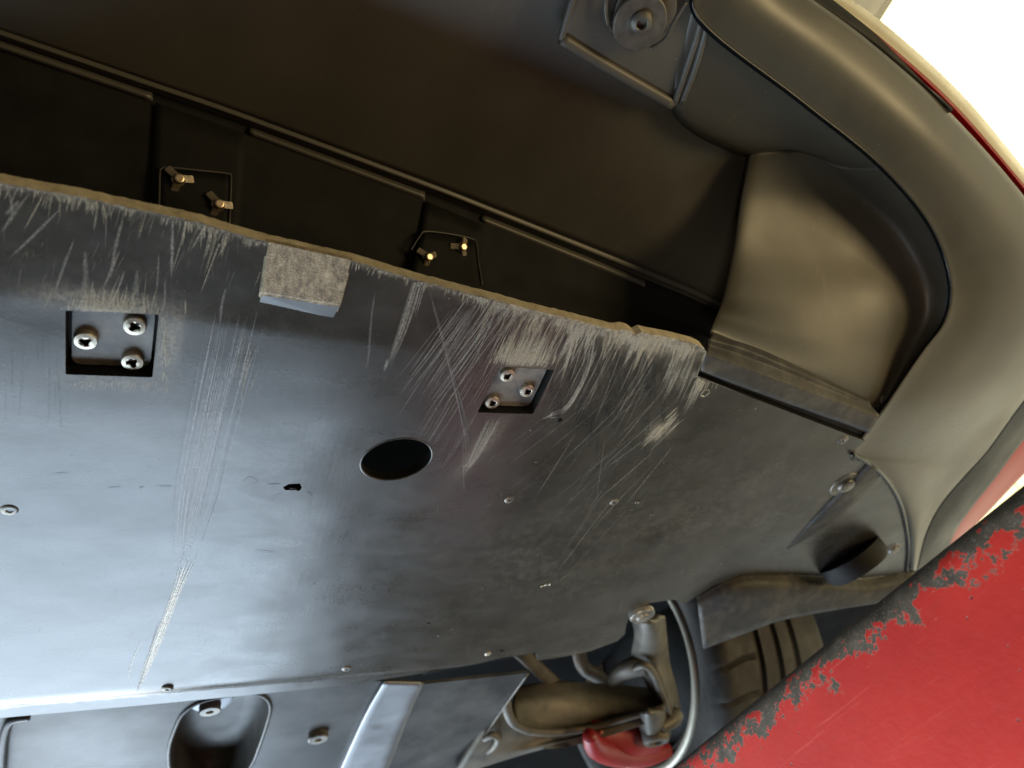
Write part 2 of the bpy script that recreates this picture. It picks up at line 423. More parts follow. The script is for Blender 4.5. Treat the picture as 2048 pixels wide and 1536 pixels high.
def screw(px, py, Z, kind, mn, s, parent, name='screw'):
    p = P(px, py, Z)
    if parent is tray: p = P(px, py, Z + ztray(p.x, p.y))
    o = bpy.data.objects.new(name, ME[(kind, mn)]); link(o, parent); o.location = p
    o.scale = (s,) * 3; o.rotation_euler = (random.uniform(-.06, .06), random.uniform(-.06, .06), random.uniform(0, 6))
    return o
def access(c4, dz, mat):
    lp = rect(c4); cx = sum((v for v in lp), Vector((0, 0))) / 4
    # a shallow well, its shadow put into a dark colour, then the plate inside it
    hole = [cx + (v - cx) * .985 for v in lp]
    big = [cx + (v - cx) * 1.10 for v in lp]
    bm = bmesh.new()
    t0 = [bm.verts.new((v.x, v.y, TZ + .0093)) for v in big]; t1 = [bm.verts.new((v.x, v.y, TZ + dz + .004)) for v in big]
    bm.faces.new(t1)
    for k in range(4): bm.faces.new((t0[k], t0[(k + 1) % 4], t1[(k + 1) % 4], t1[k]))
    well = bm_obj('recess', bm, DARK, tray)
    s = .91; pl = []
    corners = [cx + (v - cx) * s for v in lp]
    for i in range(4):
        a, b, c = corners[i - 1], corners[i], corners[(i + 1) % 4]
        u = (a - b).normalized() * .006; v = (c - b).normalized() * .006
        for k in range(6):
            t = k / 5; pl.append((1 - t) ** 2 * (b + u) + 2 * t * (1 - t) * b + t * t * (b + v))
    bm = bmesh.new()
    lo = [bm.verts.new((v.x, v.y, TZ + dz)) for v in pl]; hi = [bm.verts.new((v.x, v.y, TZ + dz + .003)) for v in pl]
    bm.faces.new(lo); bm.faces.new(hi[::-1])
    for k in range(len(pl)): bm.faces.new((lo[k], lo[(k + 1) % len(pl)], hi[(k + 1) % len(pl)], hi[k]))
    return bm_obj('access_plate', bm, mat, tray)
PLATEM = simple('access_plate_plastic', (.085, .082, .078), .40, scale=50, bump=.15, dust=(.34, .30, .22, .85))
access(H1, .0075, PLATEM); access(H2, .0065, PLATEM)
for x, y in ((171, 683), (269, 653), (265, 725)): screw(x, y, .0040, 'flange', 'z', 1.0, tray)
for x, y in ((1015, 752), (1055, 783), (985, 806)): screw(x, y, .0036, 'flange', 'z', .92, tray)
screw(20, 1018, .0008, 'rivet', 'b', 1.25, tray)
screw(1018, 999, .0004, 'rivet', 'b', .95, tray)
screw(1228, 1004, .0002, 'rivet', 'b', .95, tray)
screw(1410, 785, .0006, 'flange', 'z', 1.0, tray)
screw(1685, 880, .0006, 'rivet', 'b', 1.35, tray)
screw(335, 1377, -.0012, 'rivet', 'b', 1.05, tray)
screw(693, 1337, -.0004, 'rivet', 'b', 1.0, tray)
screw(1690, 968, .0004, 'bolt', 'b', 1.9, tray, 'bolt')
screw(1785, 1098, .0004, 'bolt', 'b', 1.5, tray, 'bolt')
screw(976, 1308, -.0006, 'rivet', 'z', .75, tray)
screw(1285, 1232, -.0040, 'bolt', 'b', 1.6, tray, 'bolt')
# burst plastic lips round torn fixings
def burr(px, py, n, s, name='torn_clip', mat=None):
    bm = bmesh.new(); c = P(px, py, 0)
    for k in range(n):
        M = Matrix.Translation(c + Vector((random.gauss(0, s), random.gauss(0, s * .5), -.0008))) @ Matrix.Rotation(random.uniform(0, 6), 4, 'Z') @ Matrix.Rotation(random.uniform(-.7, .7), 4, 'X')
        r = bmesh.ops.create_icosphere(bm, subdivisions=1, radius=1, matrix=M @ Matrix.Diagonal((s * random.uniform(.5, 1.1), s * .35, s * .25, 1)))
    return bm_obj(name, bm, mat or BLKSCREW, tray, True)
burr(1277, 1003, 5, .0022); burr(1090, 1170, 7, .0026, mat=ZINC); burr(1000, 1302, 4, .0022, mat=DARK); burr(588, 975, 6, .0022, mat=DARK); burr(857, 1248, 3, .0012, mat=BLKSCREW)

# --- worn skid pad near the lip, a wedge standing proud of the tray
top = [PT(533, 482), PT(706, 520)]; mid = [PT(521, 582), PT(683, 608)]; bot = [PT(514, 606), PT(668, 640)]
bm = bmesh.new()
def dn(v, d): return (v.x, v.y, v.z - d)
tv = [bm.verts.new(dn(v, .0006)) for v in top]; mv = [bm.verts.new(dn(v, .0026)) for v in mid]; bv = [bm.verts.new(dn(v, -.0004)) for v in bot]
uv = [bm.verts.new(dn(v, -.003)) for v in top]; wv = [bm.verts.new(dn(v, -.003)) for v in bot]
f1 = bm.faces.new((tv[0], tv[1], mv[1], mv[0])); f2 = bm.faces.new((mv[0], mv[1], bv[1], bv[0]))
bm.faces.new((uv[0], uv[1], tv[1], tv[0])); bm.faces.new((bv[0], bv[1], wv[1], wv[0])); bm.faces.new((wv[0], wv[1], uv[1], uv[0]))
bm.faces.new((uv[0], tv[0], mv[0], bv[0], wv[0])); bm.faces.new((uv[1], wv[1], bv[1], mv[1], tv[1]))
f2.material_index = 1
bm.normal_update()
bmesh.ops.bevel(bm, geom=[e for e in bm.edges if set(e.verts) in ({mv[0], mv[1]}, {tv[0], mv[0]}, {tv[1], mv[1]}, {mv[0], bv[0]}, {mv[1], bv[1]})], offset=.0012, segments=3, affect='EDGES')
pad = bm_obj('skid_pad', bm, [PADW, PADB], tray)

# --- scratches: thin raised burrs lying on the tray, one mesh
SV = []; SF = []; SC = []
def stroke(pts, wpx, a=.8, warm=.5, dark=0.0, n=None, taper=(0.0, 1.0), pale=0.0):
    """pts: photo points on the tray; wpx: width"""
    n = n or max(3, len(pts) * 3); q = spline([np.array(p, float) for p in pts], n); s = len(SV)
    dz = .00025 + random.random() * .0007
    for i in range(n):
        t = i / (n - 1); d = q[min(i + 1, n - 1)] - q[max(i - 1, 0)]; d = d / (np.hypot(*d) + 1e-9); nn = np.array([-d[1], d[0]])
        wd = wpx * .5 * (math.sin(math.pi * min(1, max(.06, t * .88 + .06))) ** .6) * random.uniform(.8, 1.2)
        aa = a * (1 - t * taper[0]) * min(1, (1 - t) * 4 + .0) * min(1, t * 8 + .25)
        for sgn in (-1, 0, 1):
            x, y = q[i] + nn * wd * sgn; p = PT(x, y); SV.append((p.x, p.y, p.z - dz)); SC.append((aa if sgn == 0 else aa * .25, warm, dark, pale))
    for i in range(n - 1):
        for j in (0, 1):
            b = s + i * 3 + j; SF.append((b, b + 1, b + 4, b + 3))
def lipy(x):
    return float(np.interp(x, [p[0] for p in L], [p[1] for p in L]))
U = random.uniform; G = random.gauss
# fringe all along the lip: clusters of torn burrs with quiet stretches between
for _ in range(60):
    cx = U(-30, 545); n_ = int(U(2, 9)); sl = G(-.25, .15); big = U(6, 26) if U(0, 1) < .8 else U(30, 60); al = U(.35, .95); wm = U(.55, 1)
    for _ in range(n_):
        x = cx + G(0, 9); ln = abs(G(0, big)) + 3; y = lipy(x) + U(-3, 4); stroke([(x, y), (x + (sl + G(0, .08)) * ln, y + ln)], U(1.5, 6), al * U(.6, 1), wm)
for _ in range(26):
    cx = U(700, 1000); sl = G(-.3, .1); big = U(4, 16)
    for _ in range(int(U(2, 8))):
        x = cx + G(0, 7); ln = abs(G(0, big)) + 3; y = lipy(x) + U(-3, 3); stroke([(x, y), (x + sl * ln, y + ln)], U(1.5, 5), U(.3, .9), U(.5, 1))
for _ in range(95):
    cx = U(975, 1412); k = max(.3, 1 - abs(cx - 1120) / 380); sl = U(-.66, -.25); big = abs(G(0, 52)) * k + 10; al = U(.15, .85); wm = U(.3, 1)
    for _ in range(int(U(3, 16))):
        x = cx + G(0, 8); ln = abs(G(0, .6)) * big + 6; s2 = sl + G(0, .04)
        y = lipy(x) + U(-3, 10); stroke([(x, y), (x + s2 * ln * .5, y + ln * .5), (x + s2 * ln, y + ln)], U(1.0, 4.5) if U(0, 1) < .85 else U(5, 9), al * U(.5, 1), wm)
for _ in range(70):
    x = U(985, 1330); ln = U(80, 200); y = lipy(x) + U(0, 30); sl = U(-.66, -.34)
    stroke([(x, y), (x + sl * ln, y + ln)], U(.9, 2.2), U(.15, .55), U(.1, .5))
# rub above the second access plate
for _ in range(300):
    x = 1040 + G(0, 30); y0 = 733 + (x - 1000) * .06; ln = abs(G(0, 36)) + 12; y0 -= abs(G(0, 10))
    stroke([(x, y0 - 2), (x + .40 * ln, y0 - ln)], U(1.2, 4), U(.25, .8), U(.5, 1))
# rub above the first one
for _ in range(260):
    x = 215 + G(0, 42); ln = abs(G(0, 26)) + 8; y0 = 621 + (x - 131) * .04
    stroke([(x, y0 - 1), (x + G(.15, .25) * ln, y0 - ln)], U(2, 5), U(.3, .8), U(.6, 1))
for _ in range(60):
    x = 322 + abs(G(0, 12)); y = U(625, 760); stroke([(x, y), (x + G(0, 3), y + U(8, 40))], U(1.5, 4), U(.2, .6), U(.6, 1))
for _ in range(50):
    x = U(140, 330); y = 757 + U(0, 8); stroke([(x, y), (x - U(0, 14), y + U(5, 24))], U(1.5, 3), U(.2, .5), U(.5, .9))
# pale smears at the far left of the lip
for (a, b, wd, al) in [((118, 420), (15, 520), 9, .5), ((60, 385), (0, 470), 9, .4), ((150, 475), (105, 600), 7, .5), ((245, 440), (222, 560), 10, .45), ((240, 500), (205, 580), 8, .5), ((346, 430), (343, 560), 8, .75), ((170, 500), (165, 610), 14, .35),
                       ((275, 540), (262, 600), 13, .35), ((330, 560), (318, 640), 5, .5), ((40, 400), (10, 430), 12, .4), ((250, 540), (225, 600), 6, .6), ((452, 575), (440, 650), 7, .5), ((318, 505), (313, 590), 5, .4), ((20, 380), (24, 450), 7, .4)]:
    stroke([a, ((a[0] + b[0]) / 2 + G(0, 4), (a[1] + b[1]) / 2), b], wd, al, U(.2, .5), n=12)
for _ in range(90):
    x = U(-20, 480); y = U(400, 560); ln = U(10, 60); stroke([(x, y), (x + G(-.3, .25) * ln, y + ln)], U(1, 3), U(.1, .35), U(.1, .5))
# the long bundle running back from the pad
for k in range(46):
    o = G(0, 22); a = np.array([452 + o * 1.3, U(610, 800)]); tt = U(.0, 1)
    b = np.array([385 + o, 1000.]); c = np.array([362 + o * .35, 1150.]);
    t0 = (a[1] - 610) / 390; start = np.array([470 + o * 1.4, 610]) * (1 - t0) + b * t0
    end = c if U(0, 1) > .4 else b + (c - b) * U(0, .9)
    stroke([start, (start + b) / 2 + np.array([G(0, 2), 0]), b, end], U(1.2, 4), U(.12, .40), U(.0, .3), dark=1.0 if U(0, 1) < .2 else 0, n=24, pale=.8)
for dx, wd, al in ((0, 7, 1.3), (7, 5, 1.1), (-5, 4, .9), (3, 4, 1.3), (10, 3, .8)):
    stroke([(372 + dx * 2, 1120), (350 + dx, 1185), (318 + dx, 1270), (292 + dx * .8, 1335), (272 + dx * .5, 1392)], wd, al, .75, n=26, pale=1)
stroke([(318, 1240), (300, 1300), (285, 1350)], 3, .7, 1, .5, n=14); stroke([(283, 1280), (262, 1330), (256, 1370)], 4, .8, .7, n=14, pale=1); stroke([(306, 1290), (285, 1350), (272, 1388)], 2.5, .9, .8, 1, n=14)
for _ in range(16):
    x = 505 + G(0, 14); stroke([(x, 700 + U(-60, 60)), (x - 25, 780 + U(-30, 60))], U(2, 6), U(.1, .3), U(.5, .9))
# two pale tracks below the lip
for dx, al in ((0, .8), (6, .6), (12, .7), (-4, .4), (3, .5)):
    stroke([(838 + dx, 530), (822 + dx, 590), (800 + dx, 660), (775 + dx * .5, 730)], U(3, 6), al, .4, n=22)
for dx in (0, 4, 8):
    stroke([(848 + dx, 530), (838 + dx, 580), (822 + dx, 640)], U(2, 4), .7, .35, n=16)
stroke([(750, 580), (742, 640), (738, 700), (732, 740)], 6, .35, .2, n=20); stroke([(776, 715), (768, 742)], 9, .6, .2)
# crossing lines in the middle
for (pts, wd, al) in [([(858, 580), (882, 670), (905, 760), (925, 850), (934, 910)], 3.2, .5), ([(862, 585), (886, 672), (910, 765), (930, 860), (930, 980)], 2, .35), ([(925, 870), (928, 1000)], 1.6, .4), ([(905, 745), (928, 830), (938, 895)], 5, .3),
                      ([(950, 560), (975, 640), (1000, 700)], 1.2, .35), ([(945, 655), (962, 740)], 1.2, .3), ([(1210, 870), (1190, 1010)], 1.4, .35)]:
    stroke(pts, wd, al, .15, n=26)
stroke([(905, 745), (926, 830), (942, 895)], 4, .8, 0, 1, n=20)
for _ in range(70):
    x = U(905, 1010); y = U(585, 660); ln = U(60, 200); stroke([(x, y), (x - .72 * ln * U(.85, 1.1), y + ln)], U(.9, 2.6), U(.2, .6), U(.05, .4), n=12)
for _ in range(60):
    x = U(880, 990); y = U(700, 860); ln = U(40, 160); stroke([(x, y), (x - .6 * ln, y + ln)], U(.8, 1.8), U(.08, .32), U(.05, .3), n=10)
for _ in range(48):
    x = U(1150, 1400); y = U(690, 900); ln = U(30, 200); stroke([(x, y), (x - U(.45, 1.4) * ln, y + ln)], U(.8, 2.0), U(.05, .24) if U(0, 1) < .85 else .4, U(.05, .4), n=12)
for _ in range(16):
    x = U(1200, 1330); y = U(880, 1010); ln = U(60, 220); stroke([(x, y), (x - U(.6, 1.0) * ln, y + ln)], U(1, 3), U(.05, .2), U(.1, .6), n=12)
for k in range(9): stroke([(1185 + k * 1.5, 690 + U(-40, 20)), (1170 + k, 740), (1140 + k, 800), (1108 + k * 2, 830)], U(2, 4), U(.3, .6), .3, n=18)
for k in range(34):
    o = U(0, 1); x = 1290 + 60 * o; y = 885 - 52 * o + G(0, 7); stroke([(x + 14, y - 14), (x - 12, y + 12)], U(1.5, 4), U(.3, .8), U(.5, .9))
for k in range(5): stroke([(1100 + U(-8, 24), 822 + U(-8, 12)), (1090 + U(-8, 12), 836 + U(-4, 6))], U(2, 4), .45, .3)
for k in range(26):
    o = U(-14, 14); stroke([(988 + o, 834), (965 + o * .8, 880), (940 + o * .5, 925), (920 + o * .3, 958 + U(-30, 10))], U(2, 6), U(.10, .26), .35, n=16)
for _ in range(120):
    x = U(1340, 1412); y = U(690, 740) ; y = max(y, lipy(x) + 3); ln = U(20, 80); stroke([(x, y), (x - .45 * ln, y + ln)], U(1, 3), U(.2, .6), U(.2, .7))
# dark rubbed streaks
for _ in range(70):
    x = U(1090, 1340); y = U(680, 830); stroke([(x, y), (x + G(0, 6), y + U(30, 130))], U(3, 12), U(.15, .45), 0, 1, n=10)
for _ in range(26):
    x = U(10, 150); y = U(640, 760); stroke([(x, y), (x + G(0, 2), y + U(30, 130))], U(1.5, 4), U(.12, .3), 0, 1, n=10)
for (pts, wd) in [([(95, 948), (148, 945)], 1.6), ([(508, 1100), (562, 1106)], 1.8), ([(535, 968), (565, 967)], 2.5), ([(612, 983), (628, 990)], 2.5), ([(545, 995), (565, 985)], 2), ([(482, 965), (500, 953), (515, 962), (500, 968)], 1.5), ([(215, 975), (245, 973)], 2), ([(312, 972), (348, 972)], 3), ([(278, 975), (290, 974)], 2), ([(318, 1150), (330, 1148)], 1)]:
    stroke(pts, wd, .9, 0, 1, n=10)
# stray hairline marks and grit over the whole tray
for _ in range(260):
    x = U(0, 1700); y = U(600, 1330)
    if y > 1330 - max(0, x - 1100) * .35: continue
    ln = U(5, 40); an = G(1.9, .5); stroke([(x, y), (x + math.cos(an) * ln, y + math.sin(an) * ln)], U(.6, 1.4), U(.1, .4), U(0, .6), dark=1.0 if U(0, 1) < .3 else 0)
for _ in range(240):
    x = U(0, 1650); y = U(560, 1330)
    if y > 1300 - max(0, x - 1050) * .35: continue
    r = U(1, 3.2); stroke([(x, y), (x + r * 1.4, y + G(0, .6))], r, U(.25, .8), U(.1, .6), dark=1.0 if U(0, 1) < .25 else 0)
# leave the openings clear
hp = [np.array([tuple(v) for v in h]) for h in holes[:3]]
sv = np.array(SV); badv = np.zeros(len(sv), bool)
for h in hp: badv |= inside([tuple(v) for v in h], sv[:, 0], sv[:, 1])
badv |= ~inside([tuple(v) for v in outer], sv[:, 0], sv[:, 1])
padl = [tuple(v[:2]) for v in (top[0], top[1], bot[1], bot[0])]; badv |= inside(padl, sv[:, 0], sv[:, 1])
SF = [f for f in SF if not any(badv[i] for i in f)]
scr = mesh_obj('scratches', SV, SF, SCR, tray); scr['kind'] = 'stuff'
at = scr.data.color_attributes.new('tone', 'FLOAT_COLOR', 'POINT'); at.data.foreach_set('color', np.array(SC, np.float32).ravel())

# --- diagonal rib on the corner of the tray
loft('tray_rib', [[(1738, 924, .0005), (1660, 1000, .0005), (1572, 1096, .0005)], [(1748, 932, -.004), (1668, 1012, -.004), (1574, 1098, -.0005)], [(1766, 946, -.001), (1690, 1024, -.001), (1578, 1101, .0005)]], RUBBER, tray, 30, 8)

# --- bumper mouth: ceiling panel, folded ledge, sloping back wall
ledge = [(-420, -55), (-150, 35), (0, 85), (300, 188), (490, 254), (850, 388), (1000, 447), (1280, 560), (1420, 620), (1520, 680)]
Zl = [.16] * 7 + [.155, .145, .13]
row = lambda dy, dz, dx=0: [(x + dx, y + dy, z + dz) for (x, y), z in zip(ledge, Zl)]
seamtop = [(-420, -420, .112), (-150, -330, .112), (0, -290, .112), (300, -230, .112), (600, -190, .112), (900, -130, .110), (1130, -90, .108), (1270, -40, .105), (1400, 60, .112), (1480, 150, .125)]
midrow = [(-420, -220, .135), (-150, -130, .135), (0, -90, .136), (300, -10, .138), (550, 60, .14), (870, 150, .14), (1060, 200, .138), (1230, 250, .135), (1400, 340, .145), (1520, 420, .155)]
ceil_ = loft('bumper_mouth_panel', [seamtop, midrow, row(-24, -.002)], PLASTIC, car, 70, 30)
loft('mouth_ledge', [row(-26, -.0025), row(-16, -.0045), row(-12, -.001), row(-4, .0015)], PLASTIC, ceil_, 90, 14)
WZ = lambda x, y: .16 - .07 * (y - float(np.interp(x, [p[0] for p in ledge], [p[1] for p in ledge]))) / max(60, lipy(min(x, 1400)) - float(np.interp(x, [p[0] for p in ledge], [p[1] for p in ledge])))
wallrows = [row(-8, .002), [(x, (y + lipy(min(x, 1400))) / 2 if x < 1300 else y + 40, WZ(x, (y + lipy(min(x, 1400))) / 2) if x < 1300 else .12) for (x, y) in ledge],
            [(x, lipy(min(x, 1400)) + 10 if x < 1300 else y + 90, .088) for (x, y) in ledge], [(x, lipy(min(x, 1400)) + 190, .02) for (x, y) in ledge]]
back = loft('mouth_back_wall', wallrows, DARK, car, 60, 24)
# lower ledge lips, in the lengths the photo shows
def ledge_piece(x0, x1, n=10):
    xs = [x0 + (x1 - x0) * k / n for k in range(n + 1)]
    yy = lambda x: float(np.interp(x, [p[0] for p in ledge], [p[1] for p in ledge])); zz = lambda x: float(np.interp(x, [p[0] for p in ledge], Zl))
    return loft('ledge_lip', [[(x, yy(x) + a, zz(x) + b) for x in xs] for a, b in ((-5, .0), (3, -.0065), (12, -.0065), (17, -.002), (18, .004))], PLASTIC, ceil_, 40, 12, .002)
for a, b in ((-400, 305), (500, 850), (965, 1290)): ledge_piece(a, b)
# pads standing out of the back wall
def wall_patch(name, c4, off, mat, parent, bulge=0):
    rows = []
    for k in range(5):
        t = k / 4; a = np.array(c4[0], float) * (1 - t) + np.array(c4[3], float) * t; b = np.array(c4[1], float) * (1 - t) + np.array(c4[2], float) * t
        rows.append([tuple(a * (1 - s) + b * s) for s in (0, .33, .66, 1)])
    return loft(name, [[(x, y, WZ(x, y) - off) for x, y in r] for r in rows], mat, parent, 12, 8, .004)
wall_patch('wall_pad', [(312, 205), (492, 268), (478, 520), (300, 480)], .004, DARK, back)
wall_patch('wall_pad', [(852, 402), (966, 450), (960, 620), (822, 590)], .004, DARK, back)
def frame(pts, mat):
    p = [P(x, y, WZ(x, y) - .008) for x, y in pts]; tube('mount_plate_edge', p, .0007, mat, back, 8, 40)
FRM = simple('plate_edge_plastic', (.06, .055, .045), .45, scale=40)
frame([(318, 420), (319, 380), (320, 345), (324, 337), (340, 335), (400, 341), (455, 347), (462, 354), (461, 400), (459, 450)], FRM)
frame([(822, 500), (840, 472), (852, 463), (900, 468), (945, 478), (953, 490), (958, 530), (964, 570)], FRM)
wall_patch('mount_plate', [(321, 338), (462, 350), (458, 470), (318, 450)], .0075, DARK, back)
wall_patch('mount_plate', [(846, 464), (952, 482), (966, 600), (815, 570)], .0075, DARK, back)
def nut_mesh():
    bm = bmesh.new(); lathe(bm, [(.0045, 0), (.0045, .004), (.0036, .0052), (.0036, .0075), (.0030, .009), (.0022, .0092)], 18)
    for k in range(3):
        M = Matrix.Rotation(2 * math.pi * k / 3, 4, 'Z') @ Matrix.Translation((.0065, 0, .004)) @ Matrix.Rotation(.45, 4, 'Y') @ Matrix.Diagonal((.008, .0050, .0016, 1))
        r = bmesh.ops.create_cube(bm, size=1, matrix=M); bmesh.ops.bevel(bm, geom=list({e for v in r['verts'] for e in v.link_edges}), offset=.0005, segments=2, affect='EDGES')
    bmesh.ops.recalc_face_normals(bm, faces=bm.faces); me = bpy.data.meshes.new('wing_nut'); bm.to_mesh(me); bm.free(); me.materials.append(BRASS); return me
NUT = nut_mesh()
for x, y, s, a in ((355, 362, .95, .5), (434, 412, .95, .4), (850, 516, .92, .7), (918, 496, .92, 1.3)):
    o = bpy.data.objects.new('wing_nut', NUT); link(o, back); o.location = P(x, y, WZ(x, y) - .006)
    d = Vector((.15, -.65, -.75)); o.rotation_euler = (d.to_track_quat('Z', 'Y').to_matrix() @ Matrix.Rotation(a, 3, 'Z')).to_euler(); o.scale = (s,) * 3

# --- added near-black shell above the panels, stops light leaks and blackens the openings
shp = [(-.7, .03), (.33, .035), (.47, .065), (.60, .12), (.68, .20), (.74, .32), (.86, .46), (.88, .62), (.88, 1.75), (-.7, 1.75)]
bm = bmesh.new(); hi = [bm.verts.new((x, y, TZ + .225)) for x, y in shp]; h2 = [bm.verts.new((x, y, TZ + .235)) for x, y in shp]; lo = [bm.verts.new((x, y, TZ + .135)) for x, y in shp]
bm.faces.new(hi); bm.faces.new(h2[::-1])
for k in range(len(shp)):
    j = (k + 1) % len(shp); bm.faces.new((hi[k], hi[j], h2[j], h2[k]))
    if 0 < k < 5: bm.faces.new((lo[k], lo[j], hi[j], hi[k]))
bm_obj('light_block_shell', bm, VOID, car)

# --- mounting bracket and big washer on the ceiling
def CZf(x, y):
    return float(np.interp(y, [-60, 60, 220, 400], [.108, .113, .122, .130]))
bk = [(1165, -70), (1120, 80), (1345, 212), (1402, 20), (1420, -40)]
cn = [P(x, y, CZf(x, y) - .004) for x, y in bk]
bracket = loft('mount_bracket', [[(1165, -70, CZf(0, -70) - .004), (1270, -60, CZf(0, -60) - .004), (1420, -40, CZf(0, -40) - .004)], [(1141, 12, .1045), (1260, 60, .107), (1382, 90, .109)], [(1122, 76, .109), (1230, 142, .113), (1342, 206, .117)]], PLASTIC, ceil_, 20, 14, .004)
tube('bracket_flange', [P(1122, 78, .108), P(1230, 143, .112), P(1345, 209, .116)], .0042, PLASTIC, bracket, 10, 24, flat=.7)
tube('bracket_flange', [P(1168, -70, .102), P(1141, 12, .104), P(1121, 79, .108)], .0026, PLASTIC, bracket, 10, 20)
tube('bracket_flange', [P(1420, -40, .101), P(1398, 55, .105), P(1372, 135, .110), P(1348, 207, .116)], .0026, PLASTIC, bracket, 10, 20)
tube('bracket_flange', [P(1432, -40, .101), P(1411, 60, .105), P(1388, 140, .110), P(1362, 206, .116)], .0026, PLASTIC, bracket, 10, 20)
def disc(name, px, py, Z, prof, mat, parent, n=40, tilt=(0, 0)):
    bm = bmesh.new(); lathe(bm, prof, n); o = bm_obj(name, bm, mat, parent, True); o.data.set_sharp_from_angle(angle=math.radians(35)); o.location = P(px, py, Z); o.rotation_euler = (tilt[0], tilt[1], 0); return o
WASH = simple('washer_metal', (.085, .075, .06), .42, metal=.2, scale=120, bump=.1)
disc('washer', 1294, 28, .097, [(.0215, .006), (.0215, .0035), (.020, .003)], WASH, ceil_, tilt=(.16, .06))
disc('washer', 1281, 48, .0945, [(.0185, .004), (.0185, .0012), (.0175, .0004), (.0090, .0), (.0086, -.0004)], WASH, ceil_, tilt=(.16, .06))
disc('bolt', 1283, 47, .092, [(.0078, .003), (.0075, .0005), (.0062, -.0008), (.0042, -.0014), (.0036, -.0010), (.0032, .003)], WASH, ceil_, 30, tilt=(.16, .06))
tube('clip_arm', [P(1222, -60, .100), P(1212, 0, .099), P(1213, 40, .100), P(1226, 66, .103)], .0016, WASH, bracket, 8, 20)
tube('clip_arm', [P(1372, 4, .099), P(1350, 40, .099), P(1330, 78, .100), P(1300, 98, .102)], .0014, WASH, bracket, 8, 20)

# --- corner scoop panel and the strip that joins it to the seam
S = [(1410, -60, .105), (1400, 40, .1), (1600, 200, .1), (1760, 330, .09), (1860, 450, .08), (1900, 560, .065), (1890, 640, .05), (1840, 710, .035), (1770, 812, .012)]
inner = [(1395, -50, .107), (1349, 208, .118), (1480, 296, .128), (1600, 300, .134), (1690, 400, .130), (1745, 500, .105), (1765, 590, .070), (1762, 690, .045), (1745, 812, .020)]
mid_ = [(1403, -55, .106), (1378, 125, .110), (1535, 245, .116), (1680, 335, .120), (1785, 440, .120), (1828, 540, .103), (1835, 620, .078), (1806, 705, .050), (1760, 812, .018)]
inner2 = [(1380, -40, .125), (1338, 212, .135), (1470, 312, .150), (1585, 330, .152), (1690, 352, .165)]
Sl = [(x, y, z + .004) for x, y, z in S[:4]] + [(1775, 350, .102)]; mid_[3] = (1680, 330, .122)
loft('corner_liner', [Sl, mid_[:4] + [(1705, 350, .137)], inner[:4] + [(1640, 330, .150)], inner2], SCOOP, car, 70, 34)
pan = [[(1515, 310, .160), (1497, 308, .140), (1510, 304, .133), (1550, 300, .132), (1602, 299, .1335), (1680, 330, .124), (1758, 332, .096)],
       [(1508, 400, .160), (1480, 400, .130), (1500, 400, .122), (1590, 400, .128), (1692, 402, .1300), (1782, 440, .121), (1858, 452, .086)],
       [(1492, 500, .135), (1466, 500, .105), (1486, 500, .097), (1600, 500, .104), (1747, 503, .1080), (1832, 540, .101), (1898, 561, .071)],
       [(1476, 590, .100), (1449, 590, .070), (1468, 590, .062), (1600, 598, .070), (1767, 596, .0760), (1838, 622, .077), (1889, 641, .056)],
       [(1463, 632, .072), (1437, 630, .044), (1454, 634, .038), (1598, 670, .044), (1760, 690, .0500), (1808, 705, .053), (1839, 711, .041)],
       [(1450, 672, .05), (1424, 666, .026), (1440, 672, .019), (1590, 736, .019), (1742, 806, .0200), (1756, 811, .020), (1768, 813, .017)],
       [(1450, 690, .05), (1424, 684, .036), (1440, 690, .034), (1590, 760, .034), (1715, 860, .0340), (1722, 870, .024), (1728, 876, .012)]]
scoop = loft('corner_scoop', pan, SCOOP, car, 70, 60)
tube('scoop_flange', [P(1492, 314, .145), P(1462, 330, .150), P(1425, 362, .152), P(1390, 412, .150), P(1375, 450, .150)], .0014, SCOOP, scoop, 8, 30)
loft('bumper_strut', [[(1390, 775, .024), (1490, 815, .024), (1722, 900, .024)], [(1396, 748, .014), (1497, 788, .014), (1734, 874, .014)], [(1403, 740, -.001), (1502, 778, -.001), (1741, 862, -.001)], [(1413, 706, .0), (1515, 744, .0), (1758, 834, .0)], [(1414, 700, .003), (1517, 738, .003), (1758, 829, .003)],
                      [(1417, 690, .010), (1520, 724, .010), (1745, 815, .010)], [(1420, 678, .011), (1524, 712, .011), (1738, 806, .011)], [(1426, 664, .022), (1530, 700, .022), (1742, 800, .022)]], RUBBER, car, 60, 40, .003, True)

# --- outer bumper skin
inn = [(1420, -150, .107)] + S + [(1703, 906, .001), (1733, 922, .001), (1783, 970, .001), (1813, 1048, .001), (1819, 1140, .001)]
out = [(1440, -170, .117), (1545, -60, .117), (1626, 0, .116), (1745, 88, .115), (1900, 225, .110), (2046, 390, .100), (2135, 520, .085), (2150, 660, .070), (2115, 735, .062), (2052, 795, .055), (1975, 900, .045), (1930, 950, .036), (1880, 1010, .026), (1850, 1070, .014), (1832, 1142, .004)]
def lerp(a, b, t, dz=0): return [(x0 + (x1 - x0) * t, y0 + (y1 - y0) * t, z0 + (z1 - z0) * t + dz) for (x0, y0, z0), (x1, y1, z1) in zip(a, b)]
assert len(inn) == len(out)
edge_up = [(x, y, z + .007) for x, y, z in inn]
skin = loft('bumper_skin', [edge_up, inn, lerp(inn, out, .08, -.002), lerp(inn, out, .35, -.008), lerp(inn, out, .65, -.010), lerp(inn, out, .92, -.004), out], SKIN, car, 140, 40)
tube('seam_shade', [P(x - 3, y + 2, z + .0010) for x, y, z in inn], .0014, VOID, skin, 8, 160)  # black tube in place of the shade inside the seam
tube('seam_bead', [P(x, y, z - .0004) for x, y, z in inn], .0009, GLOSSBLK, skin, 8, 160)
